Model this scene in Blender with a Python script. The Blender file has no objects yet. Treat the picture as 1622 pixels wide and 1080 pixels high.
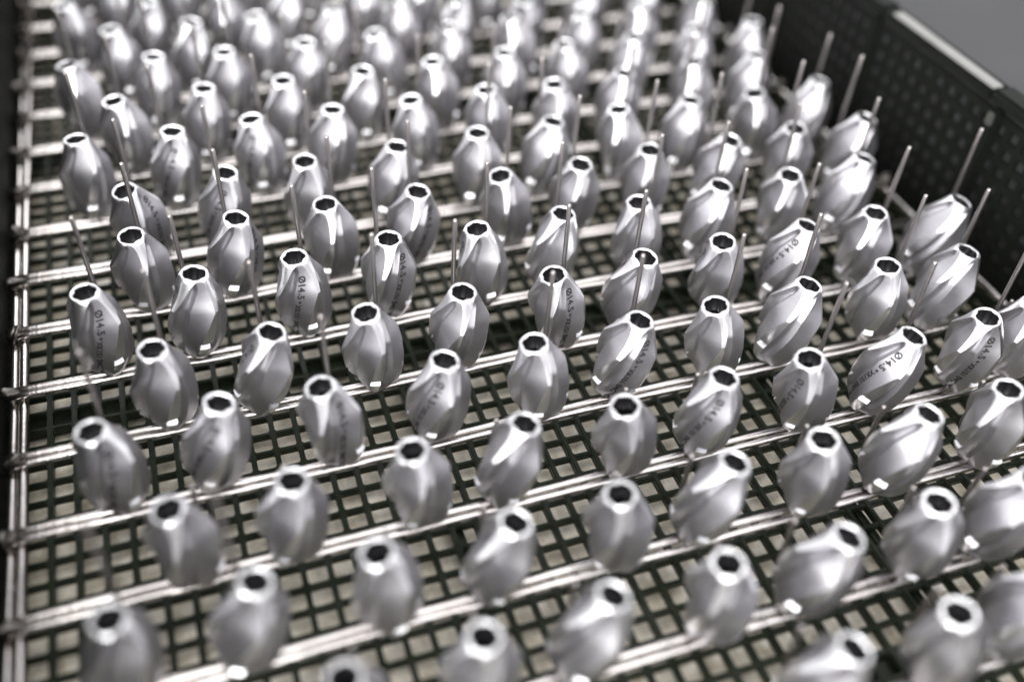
import bpy, bmesh, math, random
from mathutils import Vector, Matrix, Quaternion

U = 0.025            # one wire pitch = 25 mm; every table below is in pitches
random.seed(7)
S = bpy.context.scene
COL = S.collection

# ------------------------------------------------------------------ camera
cam_d = bpy.data.cameras.new("camera")
cam = bpy.data.objects.new("camera", cam_d)
COL.objects.link(cam)
RT = Matrix(((0.9440596, 0.1935304, -0.2670158), (-0.3263572, 0.6645545, -0.6722041), (0.0473546, 0.7217432, 0.6905391)))
cam.matrix_world = Matrix.Translation(Vector((2.38152, -5.64174, 8.12246)) * U) @ RT.to_4x4()
cam_d.sensor_width = 36.0
cam_d.lens = 34.13
cam_d.clip_start = 0.01
cam_d.clip_end = 50
cam_d.dof.use_dof = True
cam_d.dof.focus_distance = 11.0 * U
cam_d.dof.aperture_fstop = 3.5
S.camera = cam

# ------------------------------------------------------------------ world (dim workshop) and lamps
w = bpy.data.worlds.new("World")
S.world = w
w.use_nodes = True
nt = w.node_tree
bg = nt.nodes["Background"]
tc = nt.nodes.new("ShaderNodeTexCoord")
sx = nt.nodes.new("ShaderNodeSeparateXYZ")
mr = nt.nodes.new("ShaderNodeMapRange")
mr.inputs["From Min"].default_value = -0.35
mr.inputs["From Max"].default_value = 0.9
rp = nt.nodes.new("ShaderNodeValToRGB")
rp.color_ramp.elements[0].color = (0.46, 0.455, 0.45, 1)
rp.color_ramp.elements[1].color = (0.62, 0.62, 0.64, 1)
_e = rp.color_ramp.elements.new(0.42)
_e.color = (1.05, 1.05, 1.07, 1)
nt.links.new(tc.outputs["Generated"], sx.inputs[0])
nt.links.new(sx.outputs["Z"], mr.inputs["Value"])
nt.links.new(mr.outputs[0], rp.inputs[0])
nt.links.new(rp.outputs[0], bg.inputs["Color"])
bg.inputs["Strength"].default_value = 1.0


def area(name, loc, target, sx_, sy_, power, color):
    l = bpy.data.lights.new(name, 'AREA')
    l.shape = 'RECTANGLE'
    l.size = sx_
    l.size_y = sy_
    l.energy = power
    l.color = color
    o = bpy.data.objects.new(name, l)
    COL.objects.link(o)
    o.location = loc
    o.rotation_euler = (Vector(target) - Vector(loc)).to_track_quat('-Z', 'Y').to_euler()
    return o


area("window_lamp", (-1.55, -1.75, 1.0), (0.0, 0.1, 0.2), 4.0, 2.1, 130, (1.0, 0.99, 0.985))
area("ceiling_lamp", (0.6, -0.3, 1.7), (0.3, 0.1, 0), 2.2, 1.7, 20, (1.0, 0.985, 0.97))
area("far_lamp", (0.1, 1.9, 1.3), (0.12, 0.1, 0), 1.4, 0.5, 6, (0.97, 0.98, 1.0))

S.view_settings.view_transform = 'Standard'
S.view_settings.look = 'None'
S.view_settings.exposure = 0.6
S.view_settings.gamma = 1.0

# ------------------------------------------------------------------ materials


def mat(name, color, metallic=0.0, rough=0.5, noise=None, bump=0.0, bscale=300.0, aniso=0.0, rvar=0.0, coat=0.0, mix2=None, mscale=40.0):
    m = bpy.data.materials.new(name)
    m.use_nodes = True
    t = m.node_tree
    b = t.nodes["Principled BSDF"]
    b.inputs["Base Color"].default_value = (*color, 1)
    b.inputs["Metallic"].default_value = metallic
    b.inputs["Roughness"].default_value = rough
    b.inputs["Coat Weight"].default_value = coat
    if not metallic:
        b.inputs["Specular IOR Level"].default_value = 0.18
    co = t.nodes.new("ShaderNodeTexCoord")
    src = co.outputs["Object"]
    if mix2:
        n = t.nodes.new("ShaderNodeTexNoise")
        n.inputs["Scale"].default_value = mscale
        n.inputs["Detail"].default_value = 6
        n.inputs["Roughness"].default_value = 0.65
        t.links.new(src, n.inputs["Vector"])
        r = t.nodes.new("ShaderNodeValToRGB")
        r.color_ramp.elements[0].position = 0.36
        r.color_ramp.elements[1].position = 0.66
        r.color_ramp.elements[0].color = (*color, 1)
        r.color_ramp.elements[1].color = (*mix2, 1)
        t.links.new(n.outputs["Fac"], r.inputs[0])
        t.links.new(r.outputs[0], b.inputs["Base Color"])
    if rvar:
        n = t.nodes.new("ShaderNodeTexNoise")
        n.inputs["Scale"].default_value = mscale * 1.7
        n.inputs["Detail"].default_value = 4
        t.links.new(src, n.inputs["Vector"])
        r = t.nodes.new("ShaderNodeMapRange")
        r.inputs["To Min"].default_value = max(0.03, rough - rvar)
        r.inputs["To Max"].default_value = rough + rvar
        t.links.new(n.outputs["Fac"], r.inputs["Value"])
        t.links.new(r.outputs[0], b.inputs["Roughness"])
    if bump:
        n = t.nodes.new("ShaderNodeTexNoise")
        n.inputs["Scale"].default_value = bscale
        n.inputs["Detail"].default_value = 3
        t.links.new(src, n.inputs["Vector"])
        bp = t.nodes.new("ShaderNodeBump")
        bp.inputs["Strength"].default_value = bump
        bp.inputs["Distance"].default_value = 0.0002
        t.links.new(n.outputs["Fac"], bp.inputs["Height"])
        t.links.new(bp.outputs[0], b.inputs["Normal"])
    return m


M_LAND = mat("polished_steel", (0.90, 0.90, 0.915), 1.0, 0.31, rvar=0.03, mscale=200, bump=0.03, bscale=3000)
M_FACET = mat("satin_steel", (0.47, 0.46, 0.487), 1.0, 0.44, rvar=0.05, mscale=160, bump=0.10, bscale=5000, mix2=(0.55, 0.543, 0.567))
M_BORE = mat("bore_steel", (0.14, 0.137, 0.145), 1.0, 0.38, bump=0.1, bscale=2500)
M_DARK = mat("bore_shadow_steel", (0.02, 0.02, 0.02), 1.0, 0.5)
M_INK = mat("laser_marking", (0.035, 0.033, 0.035), 0.0, 0.6)
M_WIRE = mat("rack_wire_steel", (0.68, 0.65, 0.63), 1.0, 0.17, rvar=0.10, mscale=120, bump=0.35, bscale=700, mix2=(0.55, 0.51, 0.485))
M_WELD = mat("weld_steel", (0.20, 0.185, 0.17), 1.0, 0.38, bump=0.8, bscale=900, mix2=(0.10, 0.095, 0.09))
M_PIN = mat("pin_steel", (0.42, 0.39, 0.38), 1.0, 0.33, rvar=0.06, mscale=200, bump=0.05)
M_GREEN = mat("dark_green_plastic", (0.006, 0.009, 0.0055), 0.0, 0.38, bump=0.6, bscale=700, mix2=(0.016, 0.022, 0.011), mscale=110, rvar=0.08)
M_WALL = mat("black_green_plastic", (0.003, 0.0036, 0.003), 0.0, 0.6, bump=0.25, bscale=1500, mix2=(0.006, 0.0075, 0.0055), mscale=60)
M_STRIP = mat("pale_grey_plastic", (0.20, 0.20, 0.19), 0.0, 0.4, mix2=(0.24, 0.24, 0.23), mscale=60)
M_LINER = mat("cream_liner", (0.56, 0.50, 0.38), 0.0, 0.32, mix2=(0.97, 0.91, 0.79), mscale=130, bump=0.8, bscale=130, coat=0.6)
M_TABLE = mat("grey_bench", (0.045, 0.045, 0.048), 0.0, 0.5, mix2=(0.056, 0.056, 0.060), mscale=8, bump=0.2)



def head_finish(m, lines, amt):
    """each head a little lighter or darker and rougher, with fine grinding lines round the axis"""
    t = m.node_tree
    b = t.nodes["Principled BSDF"]
    oi = t.nodes.new("ShaderNodeObjectInfo")
    csrc = b.inputs["Base Color"].links[0].from_socket if b.inputs["Base Color"].links else None
    hsv = t.nodes.new("ShaderNodeHueSaturation")
    if csrc:
        t.links.new(csrc, hsv.inputs["Color"])
    else:
        hsv.inputs["Color"].default_value = b.inputs["Base Color"].default_value
    v = t.nodes.new("ShaderNodeMapRange")
    v.inputs["To Min"].default_value = 1 - amt
    v.inputs["To Max"].default_value = 1 + amt * .6
    t.links.new(oi.outputs["Random"], v.inputs["Value"])
    t.links.new(v.outputs[0], hsv.inputs["Value"])
    t.links.new(hsv.outputs[0], b.inputs["Base Color"])
    co = t.nodes.new("ShaderNodeTexCoord")
    mp = t.nodes.new("ShaderNodeMapping")
    mp.inputs["Scale"].default_value = (120, 120, 2600)
    n = t.nodes.new("ShaderNodeTexNoise")
    n.noise_dimensions = '4D'
    n.inputs["Scale"].default_value = 1.0
    n.inputs["Detail"].default_value = 4
    t.links.new(co.outputs["Object"], mp.inputs["Vector"])
    t.links.new(mp.outputs[0], n.inputs["Vector"])
    k = t.nodes.new("ShaderNodeMath")
    k.operation = 'MULTIPLY'
    k.inputs[1].default_value = 50
    t.links.new(oi.outputs["Random"], k.inputs[0])
    t.links.new(k.outputs[0], n.inputs["W"])
    bp = t.nodes.new("ShaderNodeBump")
    bp.inputs["Strength"].default_value = lines
    bp.inputs["Distance"].default_value = 0.00015
    t.links.new(n.outputs["Fac"], bp.inputs["Height"])
    old = b.inputs["Normal"].links[0].from_socket if b.inputs["Normal"].links else None
    if old:
        t.links.new(old, bp.inputs["Normal"])
    t.links.new(bp.outputs[0], b.inputs["Normal"])


head_finish(M_LAND, .10, .05)
head_finish(M_FACET, .16, .09)

# ------------------------------------------------------------------ helpers


def link(name, me, parent=None, loc=None):
    o = bpy.data.objects.new(name, me)
    COL.objects.link(o)
    if parent is not None:
        o.parent = parent
    if loc is not None:
        o.location = loc
    return o


def mesh_from_bm(name, bm, mats, smooth=False):
    me = bpy.data.meshes.new(name)
    bmesh.ops.recalc_face_normals(bm, faces=bm.faces)
    if smooth:
        for f in bm.faces:
            f.smooth = True
    bm.to_mesh(me)
    bm.free()
    for m in mats:
        me.materials.append(m)
    return me


def box_bm(bm, x0, x1, y0, y1, z0, z1, bev=0.0):
    r = bmesh.ops.create_cube(bm, size=1.0)
    for v in r["verts"]:
        v.co = Vector(((x0 + x1) / 2 + v.co.x * (x1 - x0), (y0 + y1) / 2 + v.co.y * (y1 - y0), (z0 + z1) / 2 + v.co.z * (z1 - z0))) * U
    if bev:
        es = list({e for v in r["verts"] for e in v.link_edges})
        bmesh.ops.bevel(bm, geom=es, offset=bev * U, segments=2, affect='EDGES')


def tube_bm(bm, pts, rad, n=14, cap=True, taper=None):
    """tube through pts (pitches); parallel-transport rings"""
    pts = [Vector(p) * U for p in pts]
    rings = []
    up = Vector((0.13, 0.21, 0.97))
    for i, p in enumerate(pts):
        a = pts[max(i - 1, 0)]
        b = pts[min(i + 1, len(pts) - 1)]
        t = (b - a).normalized()
        if i == 0:
            nrm = up.cross(t).normalized()
        else:
            nrm = (nrm - t * nrm.dot(t)).normalized()
        bi = t.cross(nrm)
        r = rad * U * (taper[i] if taper else 1)
        rings.append([bm.verts.new(p + (nrm * math.cos(k * 2 * math.pi / n) + bi * math.sin(k * 2 * math.pi / n)) * r) for k in range(n)])
    for A, B in zip(rings, rings[1:]):
        for k in range(n):
            bm.faces.new((A[k], A[(k + 1) % n], B[(k + 1) % n], B[k]))
    if cap:
        bm.faces.new(rings[0][::-1])
        bm.faces.new(rings[-1])


def lerp_tab(tab, t):
    for (a, va), (b, vb) in zip(tab, tab[1:]):
        if t <= b:
            return va + (vb - va) * (t - a) / (b - a)
    return tab[-1][1]


# ------------------------------------------------------------------ setting: bench, liner
bm = bmesh.new()
box_bm(bm, -60, 90, -60, 90, -3.0, -1.52)
o = link("bench_top", mesh_from_bm("bench_top", bm, [M_TABLE]))
o["kind"] = "structure"

bm = bmesh.new()
N = 70
x0, x1, y0, y1 = -0.15, 12.35, -9.3, 14.2
vs = [[bm.verts.new(Vector((x0 + (x1 - x0) * i / N, y0 + (y1 - y0) * j / N,
      -0.63 + 0.03 * math.sin(i * .53 + j * .21) * math.sin(j * .37 + 1.3 * math.sin(i * .19)))) * U) for j in range(N + 1)] for i in range(N + 1)]
for i in range(N):
    for j in range(N):
        bm.faces.new((vs[i][j], vs[i + 1][j], vs[i + 1][j + 1], vs[i][j + 1]))
r = bmesh.ops.extrude_face_region(bm, geom=bm.faces[:])
for v in [g for g in r["geom"] if isinstance(g, bmesh.types.BMVert)]:
    v.co.z -= 0.8 * U
o = link("liner_pad", mesh_from_bm("liner_pad", bm, [M_LINER], True))
o["label"] = "cream pad seen through the square openings of the green crate floor"
o["category"] = "pad"

# ------------------------------------------------------------------ crate
CX0, CX1, CY0, CY1 = -0.22, 12.42, -9.4, 14.3
FZ = -0.36           # top of the floor grid
PITCH = 0.262
crate = bpy.data.objects.new("plastic_crate", None)
COL.objects.link(crate)
crate.location = Vector((6, 4, -1.5)) * U
crate["label"] = "dark green plastic crate with mesh floor and mesh walls holding the rack"
crate["category"] = "crate"
CO = Vector((-6, -4, 1.5)) * U


def cpart(name, me, x=0, y=0, z=0):
    return link(name, me, crate, CO + Vector((x, y, z)) * U)


def bar_mesh(name, sx_, sy_, sz_, m, bev=0.012):
    b = bmesh.new()
    box_bm(b, -sx_ / 2, sx_ / 2, -sy_ / 2, sy_ / 2, -sz_ / 2, sz_ / 2, bev)
    return mesh_from_bm(name, b, [m])


me = bar_mesh("floor_bar_long", 0.060, CY1 - CY0 - .1, 0.11, M_GREEN)
nx = int((CX1 - CX0) / PITCH)
for i in range(nx + 1):
    x = 0.20 + PITCH * (i - 1)
    if x < CX1 - .05:
        cpart("floor_bar", me, x, (CY0 + CY1) / 2, FZ - .055)
me = bar_mesh("floor_bar_cross", CX1 - CX0 - .1, 0.054, 0.09, M_GREEN)
ny = int((CY1 - CY0) / PITCH)
for i in range(ny):
    cpart("floor_bar", me, (CX0 + CX1) / 2, CY0 + .1 + PITCH * i, FZ - .055)
# moulded corner fillets of the openings: thousands, one joined part
bm = bmesh.new()
wx, wy, f_ = .030, .027, .016
ang8 = [(wx + f_, wy), (wx, wy + f_), (-wx, wy + f_), (-wx - f_, wy), (-wx - f_, -wy), (-wx, -wy - f_), (wx, -wy - f_), (wx + f_, -wy)]
for i in range(nx + 1):
    xx = 0.20 + PITCH * (i - 1)
    if xx >= CX1 - .05:
        continue
    for j in range(ny):
        yy = CY0 + .1 + PITCH * j
        if yy < -6.2:
            continue
        hi = [bm.verts.new(Vector((xx + a, yy + b_, FZ - .016)) * U) for a, b_ in ang8]
        lo = [bm.verts.new(Vector((xx + a, yy + b_, FZ - .085)) * U) for a, b_ in ang8]
        bm.faces.new(hi)
        for q in range(8):
            bm.faces.new((hi[q], lo[q], lo[(q + 1) % 8], hi[(q + 1) % 8]))
o = cpart("corner_fillets", mesh_from_bm("corner_fillets", bm, [M_GREEN]))
o["kind"] = "stuff"
# stiffening ribs under the floor
for y, wd in ((2.95, .34), (-2.6, .3), (8.6, .34)):
    cpart("floor_rib", bar_mesh("floor_rib", CX1 - CX0 - .1, wd, 0.09, M_GREEN, .02), (CX0 + CX1) / 2, y, FZ - .16)
for x in (4.2, 8.5):
    cpart("floor_rib", bar_mesh("floor_rib_long", .12, CY1 - CY0 - .1, 0.085, M_GREEN, .02), x, (CY0 + CY1) / 2, FZ - .16)

WT = 2.02            # wall top


def solid(name, x0, x1, y0, y1, z0, z1, m=M_WALL, bev=.04):
    b = bmesh.new()
    box_bm(b, x0, x1, y0, y1, z0, z1, bev)
    return cpart(name, mesh_from_bm(name, b, [m]))


# left, near and far walls are closed panels
solid("wall_panel", CX0 - .14, CX0, CY0, CY1, -1.5, WT)
solid("wall_panel", CX0 - .14, CX1 + .14, CY0 - .16, CY0 - .003, -1.5, WT)
solid("wall_panel", CX0 - .14, CX1 + .14, CY1 + .003, CY1 + .16, -1.5, WT)
# right wall: solid skirt, lattice field between ribs, top rim
solid("wall_skirt", CX1, CX1 + .12, CY0, CY1, -1.5, -.05)
bv = bar_mesh("wall_bar_upright", 0.05, 0.135, 1.80, M_WALL, .015)
yy = CY0 + .2
while yy < CY1 - .1:
    if abs(yy - 2.86) > .22:
        cpart("wall_bar", bv, CX1 + .03, yy, .84)
    yy += PITCH
bh = bar_mesh("wall_bar_level", 0.056, CY1 - CY0 - .01, 0.125, M_WALL, .015)
for k in range(7):
    cpart("wall_bar", bh, CX1 + .03, (CY0 + CY1) / 2, .14 + .262 * k)
# backing ribs behind the lattice
for y in (-2.6, 0.1, 2.86, 5.6, 8.4, 11.2):
    solid("wall_rib", CX1 - .07, CX1 + .22, y - .10, y + .10, -1.2, WT - .21, M_WALL)
solid("wall_skin", CX1 + .060, CX1 + .085, CY0, CY1, -1.5, WT - .2, mat("wall_skin_plastic", (0.020, 0.020, 0.020), 0, .5, mix2=(0.045, 0.045, 0.048), mscale=50), .0)
# rim: green bead with the pale strip let into it
solid("rim", CX1 - .05, CX1 + .30, CY0, 3.06, WT - .19, WT, M_WALL, .05)
solid("rim", CX1 - .05, CX1 + .30, 5.50, CY1, WT - .19, WT, M_WALL, .05)
solid("rim", CX1 - .03, CX1 + .30, 3.063, 5.497, WT - .19, WT - .035, M_WALL, .03)
solid("rim_strip", CX1 - .02, CX1 + .15, 3.07, 5.30, WT - .033, WT + .005, M_STRIP, .015)
solid("rim", CX0 - .40, CX0 - .02, CY0, CY1, WT + .002, WT + .17, M_WALL, .05)
# small paler block added at the rib, standing in for a glint below the rim
solid("glint_block", CX1 - .13, CX1 - .075, 2.80, 2.92, WT - .42, WT - .24, mat("glint_block_plastic", (.06, .06, .055), 0, .3), .02)

# ------------------------------------------------------------------ wire rack
rack = bpy.data.objects.new("wire_rack", None)
COL.objects.link(rack)
RO = Vector((6, 4, -0.36))
rack.location = RO * U
rack["label"] = "silver wire rack of paired cross wires and upright pins lying in the crate"
rack["category"] = "rack"


def rpart(name, me, x=0, y=0, z=0):
    return link(name, me, rack, (Vector((x, y, z)) - RO) * U)


ROWS = list(range(-8, 14))


def wire_mesh(seed):
    rr = random.Random(seed)
    pts = []
    n = 48
    ph = rr.uniform(0, 6)
    for i in range(n + 1):
        x = -.17 + (12.06 + .2) * i / n
        pts.append((x, .008 * math.sin(x * 1.1 + ph) + .004 * math.sin(x * 3.7 + ph * 2), .006 * math.sin(x * .9 + ph * 1.7)))
    b = bmesh.new()
    tube_bm(b, pts, .040, 14)
    return mesh_from_bm("cross_wire", b, [M_WIRE], True)


wires = [wire_mesh(k) for k in range(6)]
# weld blob, stretched and darkened to stand in for the wire's dark reflection too
b = bmesh.new()
bmesh.ops.create_icosphere(b, subdivisions=3, radius=.085 * U)
for v in b.verts:
    v.co *= 1 + .16 * math.sin(v.co.x * 2100 + 1) * math.sin(v.co.y * 1700) + .1 * math.sin(v.co.z * 2900)
    v.co.x *= 1.7
    v.co.z *= .75
weld_me = mesh_from_bm("weld", b, [M_WELD], True)
for n in ROWS:
    a = rpart("cross_wire", wires[n % 6], 0, n - .049, 0)
    c2 = rpart("cross_wire", wires[(n * 5 + 2) % 6], 0, n + .049, .004)
    for q, xx in ((0, -.09), (1, 12.06)):
        wd = link("weld", weld_me, a, (Vector((xx, .049, -.015))) * U)
        wd.rotation_euler = (n * .7, n * 1.3, 0.15 * (n % 3))

for x, z, r in ((0.005, -.085, .052), (-.105, -.115, .048), (12.06, -.085, .055)):
    pts = [(x + .006 * math.sin(y * .8 + x), y, z) for y in [-8.6 + .35 * i for i in range(64)]]
    b = bmesh.new()
    tube_bm(b, pts, r, 16)
    rpart("side_rail", mesh_from_bm("side_rail", b, [M_WIRE], True))
# cross bearers underneath, hidden mostly, carry the rack on the floor grid
for y in (-4.6, 13.4):
    b = bmesh.new()
    tube_bm(b, [(-.15 + 12.25 * i / 20, y, -.20) for i in range(21)], .05, 12)
    rpart("bearer_wire", mesh_from_bm("bearer_wire", b, [M_WIRE], True))
b = bmesh.new()
tube_bm(b, [(0, 0, -.36), (0, 0, -.1)], .05, 12)
foot_me = mesh_from_bm("foot", b, [M_WIRE], True)
for x in (-.05, 12.06):
    for y in (-4.6, 0.52, 5.52, 10.52, 13.4):
        rpart("foot", foot_me, x, y, 0)

# ------------------------------------------------------------------ drill heads
LEN = 1.13
PROF = [(0, .146), (.012, .159), (.03, .168), (.32, .310), (.335, .3125), (.45, .316), (.62, .315), (.75, .302), (.85, .275), (.93, .238), (.985, .200), (1.0, .186)]
APO = [(0, .151), (.03, .158), (.08, .170), (.15, .188), (.2, .201), (.3, .228), (.4, .246), (.5, .256), (.6, .259), (.7, .254), (.8, .239), (.88, .216), (.94, .190), (1.0, .158)]
TWIST = math.radians(62)


def smooth_tab(tab, t):
    for i in range(len(tab) - 1):
        if t <= tab[i + 1][0]:
            break
    x0_, y0_ = tab[i]
    x1_, y1_ = tab[i + 1]

    def slope(j):
        j0, j1 = max(j - 1, 0), min(j + 1, len(tab) - 1)
        return (tab[j1][1] - tab[j0][1]) / (tab[j1][0] - tab[j0][0])
    h = x1_ - x0_
    u = (t - x0_) / h
    return ((1 + 2 * u) * (1 - u) ** 2 * y0_ + u * (1 - u) ** 2 * h * slope(i)
            + u * u * (3 - 2 * u) * y1_ + u * u * (u - 1) * h * slope(i + 1))


def sstep(a, b, x):
    t = min(max((x - a) / (b - a), 0), 1)
    return t * t * (3 - 2 * t)


def section(t):
    R = lerp_tab(PROF, t)
    a = smooth_tab(APO, t)
    g = 1 + .06 * sstep(.1, .35, t)
    R *= g
    a *= g
    al = math.acos(a / R) if a < R else 0.0
    return R, a, al


def facet_r(t, ang):
    """radius on a facet; ang in radians measured from the facet centre"""
    R, a, al = section(t)
    if al <= 0:
        return R
    r = a / math.cos(ang)
    th1 = -al
    thm = -al + math.radians(31)
    if thm > 0:
        thm = 0
    dip = .068 * sstep(math.radians(18), math.radians(33), al) * (1 - sstep(.82, .95, t))
    if ang < thm:
        k = (thm - ang) / (thm - th1 + 1e-6)
        r -= dip * math.sin(math.pi * .74 * k)
    return min(r, R)


def head_mesh():
    bm = bmesh.new()
    lv = [0, .012, .03, .045, .06, .075, .09, .11, .13, .155, .18, .21, .24, .275, .30, .32, .335, .36, .39, .43, .47, .52, .57, .62, .66, .698, .702, .735, .775, .80, .825, .85, .875, .895, .92, .95, .985, 1.0]
    NL, NS, NF = 5, 9, 9
    rings = []
    for t in lv:
        R, a, al = section(t)
        ring = []
        z = LEN * (1 - t)
        tw = -TWIST * (t - .45)
        notch = .0
        if .70 < t < .74:
            notch = .052
        for q in range(4):
            fc = q * math.pi / 2 + math.pi / 4
            # land from previous facet end to this facet start
            s0 = fc - math.pi / 2 + al
            s1 = fc - al
            for k in range(NL):
                th = s0 + (s1 - s0) * k / (NL - 1)
                rr = R - (notch if 0 < k < NL - 1 else notch * .75)
                ring.append((th, rr))
            thm = min(-al + math.radians(31), 0)
            for k in range(NS):
                f = -al + (thm + al) * k / (NS - 1)
                if k == 0:
                    f = -al + al * .015
                ring.append((fc + f, facet_r(t, f)))
            for k in range(1, NF):
                f = thm + (al - thm) * k / NF
                ring.append((fc + f, facet_r(t, f)))
        rings.append([bm.verts.new(Vector((rr * math.cos(th + tw), rr * math.sin(th + tw), z)) * U) for th, rr in ring])
    n = len(rings[0])
    per = n // 4
    for A, B in zip(rings, rings[1:]):
        for k in range(n):
            kk = k % per
            f = bm.faces.new((A[k], B[k], B[(k + 1) % n], A[(k + 1) % n]))
            f.material_index = 0 if kk < NL - 1 else 1
            f.smooth = True
    # rim annulus down into the star bore: inner mouth ring
    mouth = []
    m2 = []
    top = rings[0]
    for v in top:
        th = math.atan2(v.co.y, v.co.x)
        s = .127 - .024 * (1 - abs(math.sin(3 * th))) ** 1.4
        mouth.append(bm.verts.new(Vector(((s + .008) * math.cos(th), (s + .008) * math.sin(th), LEN)) * U))
        m2.append(bm.verts.new(Vector((s * math.cos(th), s * math.sin(th), LEN - .012)) * U))
    for A, B in ((mouth, top), (m2, mouth)):
        for k in range(n):
            try:
                f = bm.faces.new((A[k], B[k], B[(k + 1) % n], A[(k + 1) % n]))
                f.material_index = 0
                f.smooth = True
            except ValueError:
                pass
    f = bm.faces.new(rings[-1])
    f.material_index = 1
    bmesh.ops.remove_doubles(bm, verts=bm.verts, dist=1e-6)
    bmesh.ops.recalc_face_normals(bm, faces=bm.faces)
    for e in bm.edges:
        fs = e.link_faces
        if len(fs) == 2:
            if fs[0].material_index != fs[1].material_index and min(v.co.z for v in e.verts) < LEN * .96 * U:
                e.smooth = False
            elif e.calc_face_angle(0) > math.radians(14 if abs(e.verts[0].co.z - e.verts[1].co.z) < 1e-5 and .2 * U < e.verts[0].co.z < .9 * LEN * U else 42):
                e.smooth = False
    me = bpy.data.meshes.new("cutter_body")
    bm.to_mesh(me)
    bm.free()
    me.materials.append(M_LAND)
    me.materials.append(M_FACET)
    return me


def bore_mesh():
    bm = bmesh.new()
    n = 72
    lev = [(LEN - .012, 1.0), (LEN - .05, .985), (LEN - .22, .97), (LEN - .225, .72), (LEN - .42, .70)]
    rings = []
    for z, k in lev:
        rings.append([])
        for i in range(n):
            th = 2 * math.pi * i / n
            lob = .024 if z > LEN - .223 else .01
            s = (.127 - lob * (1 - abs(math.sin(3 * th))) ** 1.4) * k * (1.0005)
            rings[-1].append(bm.verts.new(Vector((s * math.cos(th), s * math.sin(th), z)) * U))
    for li, (A, B) in enumerate(zip(rings, rings[1:])):
        for i in range(n):
            f = bm.faces.new((A[i], A[(i + 1) % n], B[(i + 1) % n], B[i]))
            f.smooth = True
            f.material_index = 0 if li < 2 else 1
    f = bm.faces.new(rings[-1])
    f.material_index = 1
    for f in bm.faces:
        f.normal_update()
    me = bpy.data.meshes.new("socket")
    bm.to_mesh(me)
    bm.free()
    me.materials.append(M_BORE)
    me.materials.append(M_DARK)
    return me


def marking_mesh():
    """text laid on the facet between the lands at 0 and 90 degrees"""
    bm = bmesh.new()

    def put(s, v):
        # s along the axis from the top (pitches), v across, + towards the letter tops (right seen from outside, head up)
        t = s / LEN
        R, a, al = section(t)
        ang = v / a
        rr = facet_r(t, ang) + .0022
        th = math.pi / 4 + ang - TWIST * (t - .45)
        return bm.verts.new(Vector((rr * math.cos(th), rr * math.sin(th), LEN - s)) * U)

    def text(body, size, s0, vmid):
        cu = bpy.data.curves.new("marking_text", 'FONT')
        cu.body = body
        cu.size = size
        cu.resolution_u = 3
        cu.offset = size * (.040 if size > .09 else .055)
        ob = bpy.data.objects.new("marking_text", cu)
        COL.objects.link(ob)
        bpy.context.view_layer.update()
        m = ob.evaluated_get(bpy.context.evaluated_depsgraph_get()).to_mesh()
        xs = [v.co.x for v in m.vertices]
        out = [put(s0 + v.co.x, v.co.y - size * .35 + vmid) for v in m.vertices]
        for p in m.polygons:
            try:
                bm.faces.new([out[i] for i in p.vertices])
            except ValueError:
                pass
        end = max(xs)
        bpy.data.objects.remove(ob)
        bpy.data.curves.remove(cu)
        return s0 + end
    e = text("\u00d814", .104, .14, .032)
    c0 = [put(e + .020 + .011 * math.cos(k * math.pi / 4), .008 + .011 * math.sin(k * math.pi / 4)) for k in range(8)]
    bm.faces.new(c0)
    e = text("5", .104, e + .040, .032)
    cx = e + .045
    c0 = [put(cx + .018 * math.cos(k * math.pi / 5), .028 + .018 * math.sin(k * math.pi / 5)) for k in range(10)]
    bm.faces.new(c0)
    text("XK151 SMC1/HC1", .082, cx + .035, .014)
    bmesh.ops.recalc_face_normals(bm, faces=bm.faces)
    me = bpy.data.meshes.new("marking")
    bm.to_mesh(me)
    bm.free()
    me.materials.append(M_INK)
    return me


BODY, BORE, MARK = head_mesh(), bore_mesh(), marking_mesh()

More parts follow.
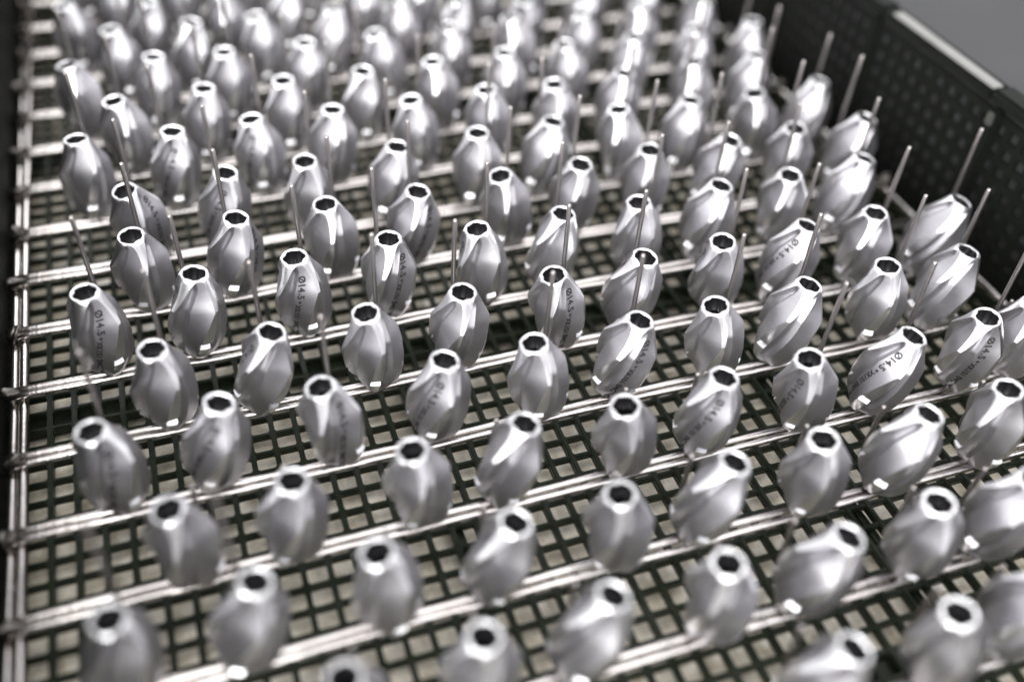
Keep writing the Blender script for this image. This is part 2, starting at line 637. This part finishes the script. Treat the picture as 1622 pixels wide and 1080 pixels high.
# base x, base y, axis x, axis y, angle of the bright land (deg right of the view), marked facet seen (L/R of it), pin x, pin top
HEADS = [
(1.56,2.13,-0.004,-0.092,15,'',1.62,1.83),
(1.87,1.14,0.206,-0.015,0,'L',1.95,0.80),
(1.03,1.13,-0.078,-0.044,35,'L',0.99,1.81),
(2.49,2.08,0.213,-0.089,35,'',2.66,1.72),
(3.22,1.11,-0.146,-0.054,-25,'R',3.20,1.72),
(2.50,0.06,0.089,-0.068,-5,'',2.56,0.80),
(1.62,0.08,-0.078,-0.088,-25,'',1.71,0.80),
(0.98,3.15,-0.028,-0.046,35,'L',1.01,1.90),
(0.95,6.14,-0.015,0.052,10,'',1.02,1.95),
(1.62,5.11,-0.157,-0.163,0,'R',1.49,1.81),
(1.51,4.12,-0.038,-0.123,-3,'',1.53,1.82),
(2.48,5.12,0.145,-0.113,5,'L',2.53,1.84),
(2.49,4.09,0.135,-0.068,8,'R',2.54,1.83),
(1.95,3.15,0.113,-0.032,25,'',1.96,1.72),
(3.24,3.16,-0.069,-0.054,30,'L',3.29,1.87),
(3.66,5.11,-0.032,-0.119,20,'',3.76,1.87),
(3.78,4.11,-0.079,-0.092,-5,'',3.86,1.80),
(4.72,4.13,0.099,-0.135,-15,'R',4.85,1.85),
(4.23,3.22,0.024,-0.069,-20,'R',4.19,1.94),
(3.83,2.07,-0.098,-0.084,16,'',3.93,1.80),
(6.16,4.17,-0.207,-0.099,0,'',6.16,1.85),
(5.45,3.11,-0.131,-0.045,40,'',5.56,1.78),
(4.76,2.13,0.044,-0.105,-5,'',4.83,1.82),
(6.99,4.21,0.018,-0.176,-10,'',7.10,1.87),
(6.29,3.17,0.096,-0.095,35,'',6.48,1.90),
(6.09,2.12,-0.189,-0.076,-12,'R',6.20,1.74),
(5.46,1.09,-0.154,-0.035,22,'',5.60,1.72),
(4.21,1.13,0.103,-0.062,10,'L',4.28,0.80),
(7.52,3.11,-0.119,-0.067,35,'',7.82,1.81),
(6.92,2.22,0.086,-0.165,15,'',7.13,1.78),
(6.33,1.17,0.159,-0.095,-25,'R',6.64,1.72),
(3.82,0.10,-0.101,-0.075,2,'',3.88,0.80),
(4.63,0.11,0.176,-0.070,40,'',4.71,0.80),
(6.03,0.10,-0.164,-0.117,15,'',6.13,0.80),
(5.48,-0.95,-0.106,-0.056,-5,'',5.58,0.80),
(4.18,-0.91,0.163,-0.097,30,'',4.24,0.80),
(3.25,-0.94,-0.092,-0.032,35,'',3.32,0.80),
(3.72,-1.96,0.039,-0.023,0,'',3.81,0.80),
(4.65,-1.91,0.220,-0.026,25,'',4.75,0.80),
(2.68,-1.95,-0.027,-0.036,14,'',2.79,0.80),
(7.64,1.11,-0.199,-0.046,20,'',7.88,1.72),
(6.90,0.11,0.064,-0.075,30,'L',6.97,0.80),
(8.21,0.09,-0.203,-0.054,10,'L',8.52,1.72),
(9.07,0.11,0.168,-0.092,10,'L',9.68,1.72),
(10.36,0.12,-0.097,-0.087,-25,'R',10.96,1.72),
(9.86,-0.94,-0.121,-0.017,-25,'',9.94,0.80),
(8.54,-0.94,0.153,-0.062,20,'',8.63,0.80),
(7.65,-0.94,-0.130,-0.045,20,'',7.72,0.80),
(6.34,-0.91,0.188,-0.064,35,'',6.39,0.80),
(8.24,-1.92,-0.111,-0.033,35,'',8.31,0.80),
(6.04,-1.92,-0.081,-0.036,-10,'',6.15,0.80),
(6.91,-1.91,0.183,-0.103,15,'',6.98,0.80),
(7.73,-2.97,-0.147,0.013,35,'',7.81,0.80),
(6.34,-2.91,0.186,-0.049,35,'',6.44,0.80),
(9.06,-1.91,0.081,-0.088,7,'',9.12,0.80),
(11.10,0.12,-0.140,-0.048,-7,'',11.18,0.80),
(8.44,3.19,0.112,-0.085,-5,'',8.71,1.84),
(9.67,3.23,-0.093,-0.145,-15,'',9.75,1.95),
(8.98,2.10,0.206,-0.037,0,'L',9.44,1.75),
(8.19,2.20,-0.135,-0.131,35,'',8.45,1.83),
(8.41,1.12,0.191,-0.039,-15,'',8.83,1.82),
(9.83,1.15,-0.118,-0.040,25,'',10.24,1.81),
(10.24,2.15,-0.064,-0.100,-15,'',10.72,1.77),
(10.53,3.19,0.221,-0.015,10,'',10.95,1.86),
(11.13,2.13,0.298,-0.105,-10,'',11.82,1.85),
(10.61,1.15,0.196,-0.060,-25,'',11.17,1.73),
(10.46,5.16,-0.246,-0.052,5,'',10.51,1.94),
(9.11,4.23,0.089,-0.180,-15,'',9.17,1.92),
(10.35,4.22,-0.097,-0.142,-10,'',10.40,1.93),
(11.23,4.17,0.146,-0.116,-4,'',11.33,1.91),
(11.15,5.15,0.147,-0.009,18,'',11.51,1.72),
(11.32,7.15,-0.029,-0.019,25,'',11.37,1.96),
(10.71,6.15,0.065,-0.066,8,'',11.27,1.72),
(10.34,7.12,-0.102,0.005,12,'',10.45,1.93),
(9.82,6.14,-0.099,0.003,-12,'',9.92,1.96),
(9.12,5.15,0.024,-0.037,9,'',9.22,1.96),
(7.72,8.16,-0.211,0.043,-9,'',7.78,1.96),
(8.22,5.14,-0.162,0.008,-15,'',8.30,1.91),
(8.09,4.21,-0.054,-0.115,-10,'',8.17,1.96),
(8.47,6.15,0.062,-0.072,-10,'',8.55,1.90),
(9.11,7.14,0.037,-0.051,-13,'',9.18,1.91),
(9.82,8.12,-0.095,-0.015,-10,'',9.91,1.97),
(6.89,5.15,0.127,-0.065,-5,'',6.98,1.91),
(7.54,6.13,-0.118,-0.092,8,'',7.63,1.90),
(8.16,7.14,-0.154,-0.006,11,'',8.22,1.94),
(8.79,8.11,-0.138,-0.019,23,'',8.86,1.93),
(8.10,9.05,-0.143,-0.201,7,'',8.16,1.93),
(5.53,8.19,-0.227,-0.001,21,'',5.62,1.97),
(5.94,9.19,-0.043,-0.008,8,'',6.00,1.93),
(4.80,7.15,0.036,-0.088,27,'',4.88,1.94),
(5.42,6.14,-0.109,-0.038,15,'',5.52,1.93),
(6.04,7.14,-0.133,-0.041,-8,'',6.13,1.93),
(6.51,8.15,-0.070,-0.050,1,'',6.60,1.96),
(6.78,9.13,0.088,-0.104,24,'',6.85,1.95),
(7.08,7.14,-0.068,-0.044,1,'',7.17,1.92),
(6.51,6.16,-0.099,-0.047,-6,'',6.61,1.95),
(5.97,5.14,-0.025,-0.079,3,'',6.22,1.91),
(4.71,5.12,0.109,-0.098,-5,'',4.83,1.88),
(0.95,10.22,-0.096,-0.032,13,'',1.03,1.94),
(1.58,9.19,-0.092,-0.009,20,'',1.68,1.94),
(0.97,8.15,-0.101,0.061,-20,'',0.92,1.85),
(1.56,7.11,-0.117,-0.047,-5,'',1.49,1.91),
(1.93,8.20,0.088,-0.020,4,'',2.02,1.92),
(2.51,9.21,0.126,-0.039,26,'',2.60,1.96),
(2.00,6.12,0.095,-0.025,15,'L',1.96,1.91),
(2.54,7.14,0.069,-0.038,5,'',2.61,1.92),
(3.04,8.15,-0.024,-0.057,10,'',3.13,1.91),
(3.22,6.13,-0.091,0.009,10,'L',3.28,1.91),
(3.74,9.16,-0.116,-0.005,16,'',3.83,1.93),
(3.74,7.14,-0.039,-0.077,15,'',3.83,1.94),
(4.17,8.16,0.022,-0.054,1,'',4.26,1.97),
(4.14,6.13,0.060,-0.020,-2,'',4.24,1.97),
(4.71,9.13,0.114,-0.001,13,'',4.80,1.95),
(1.89,-0.96,0.222,0.017,-9,'',1.99,1.97),
(0.95,-0.94,0.051,-0.017,19,'',1.02,1.92),
(8.47,-2.86,0.142,-0.057,6,'',8.52,0.80),
(10.74,8.08,0.140,-0.029,-19,'',10.85,1.93),
(9.05,9.12,0.122,-0.086,4,'',9.11,1.90),
(10.31,9.09,-0.018,-0.014,15,'',10.39,1.94),
(1.96,10.14,0.102,-0.057,20,'',2.06,1.94),
(3.22,10.14,0.004,-0.075,-16,'',3.29,1.95),
(4.15,10.13,0.090,-0.031,23,'',4.21,1.92),
(5.49,10.13,0.015,-0.063,-2,'',5.55,1.94),
(6.44,10.13,0.105,-0.015,-15,'',6.52,1.93),
(7.68,10.12,-0.033,-0.045,33,'',7.74,1.96),
(8.48,10.10,0.092,-0.072,-13,'',8.55,1.96),
(9.89,10.11,-0.010,-0.087,14,'',9.95,1.94),
(10.73,10.10,0.128,-0.015,30,'',10.82,1.90),
(1.54,11.13,-0.025,-0.057,27,'',1.60,1.95),
(2.53,11.10,0.093,-0.071,2,'',2.58,1.93),
(3.76,11.11,-0.018,-0.080,-9,'',3.81,1.97),
(4.76,11.08,0.120,-0.014,10,'',4.86,1.91),
(6.03,11.13,0.008,-0.013,34,'',6.13,1.95),
(6.95,11.12,0.138,-0.014,-10,'',7.01,1.91),
(8.20,11.09,-0.005,-0.021,-7,'',8.29,1.95),
(9.01,11.13,0.089,-0.071,2,'',9.08,1.90),
(0.97,12.09,0.005,-0.039,34,'',1.05,1.95),
(1.98,12.08,0.088,-0.056,29,'',2.06,1.91),
(3.21,12.08,-0.009,-0.076,15,'',3.28,1.95),
(4.16,12.08,0.127,-0.071,12,'',4.23,1.95),
]
CAMXY = Vector((2.38, -5.64))

ORD = ["nearest", "second nearest", "third nearest", "fourth nearest", "fifth nearest", "sixth nearest", "seventh nearest", "eighth nearest",
       "eighth farthest", "seventh farthest", "sixth farthest", "fifth farthest", "fourth farthest", "third farthest", "second farthest", "farthest"]
PLACE = ["leftmost", "second from left", "third from left", "fourth from left", "fifth from left",
         "fifth from right", "fourth from right", "third from right", "second from right", "rightmost"]
rows = {}
for k, h in enumerate(HEADS):
    rows.setdefault(round(h[1] - .11), []).append(k)
rank = {}
keys = sorted(rows)
for ri, r in enumerate(keys):
    L_ = sorted(rows[r], key=lambda k: HEADS[k][0])
    for i, k in enumerate(L_):
        m = len(L_)
        if i < (m + 1) // 2:
            pl = ["leftmost", "second from left", "third from left", "fourth from left", "fifth from left", "sixth from left"][i]
        else:
            pl = ["rightmost", "second from right", "third from right", "fourth from right", "fifth from right", "sixth from right"][m - 1 - i]
        if m == 1:
            pl = "only one"
        f = ri
        b_ = len(keys) - 1 - ri
        nm = ["nearest", "second nearest", "third nearest", "fourth nearest", "fifth nearest", "sixth nearest", "seventh nearest", "eighth nearest"]
        fm = [s_.replace("nearest", "farthest") for s_ in nm]
        rank[k] = (pl, nm[f] if f < len(nm) else fm[b_])

for k, (bx, by, ax, ay, be, tx, px, pz) in enumerate(HEADS):
    axis = Vector((ax, ay, math.sqrt(max(0, 1 - ax * ax - ay * ay))))
    root = bpy.data.objects.new("drill_head", None)
    COL.objects.link(root)
    root.location = Vector((bx, by, .045)) * U
    d = CAMXY - Vector((bx, by))
    camang = math.atan2(d.y, d.x)
    land = camang + math.radians(be)
    # local land 0 sits at angle 0, the marked facet at 45 degrees (to its right seen from outside)
    phase = land
    if tx == 'L':
        phase = land - math.pi / 2
    elif tx == '':
        phase = land + math.pi / 2 * (1 + (k * 7) % 2)     # marked facet turned away
    q = Vector((0, 0, 1)).rotation_difference(axis) @ Quaternion((0, 0, 1), phase)
    root.rotation_mode = 'QUATERNION'
    root.rotation_quaternion = q
    pl, rw = rank[k]
    lean = "upright" if abs(ax) < .05 else ("left-leaning" if ax < 0 else "right-leaning")
    lab = "%s steel drill head, %s, %s in %s wire row" % (lean, "marking visible" if tx else "unmarked side forward", pl, rw)
    root["label"] = lab
    root["category"] = "drill head"
    root["group"] = "fluted steel drill heads standing in rows on the rack"
    link("body", BODY, root)
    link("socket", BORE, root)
    link("marking", MARK, root)

# ------------------------------------------------------------------ pins (parts of the rack), one behind each head


def pin_mesh(h, seed):
    rr = random.Random(seed)
    b = bmesh.new()
    dx, dy = rr.uniform(-.02, .02), rr.uniform(-.02, .02)
    pts = [(0, -.40, .0), (0, -.12, .0), (0, -.05, .012), (0, -.012, .05), (0, 0, .12)]
    for i in range(1, 7):
        f = i / 6
        pts.append((dx * f * f, dy * f * f, .12 + (h - .14) * f))
    pts.append((dx, dy, h - .008))
    pts.append((dx, dy, h))
    tp = [1] * (len(pts) - 2) + [.85, .5]
    tube_bm(b, pts, .0265, 12, taper=tp)
    return mesh_from_bm("pin", b, [M_PIN], True)


for k, (bx, by, ax, ay, be, tx, px, pz) in enumerate(HEADS):
    n = round(by - .11)
    rpart("pin", pin_mesh(pz, k), px, n + .47, 0.0)
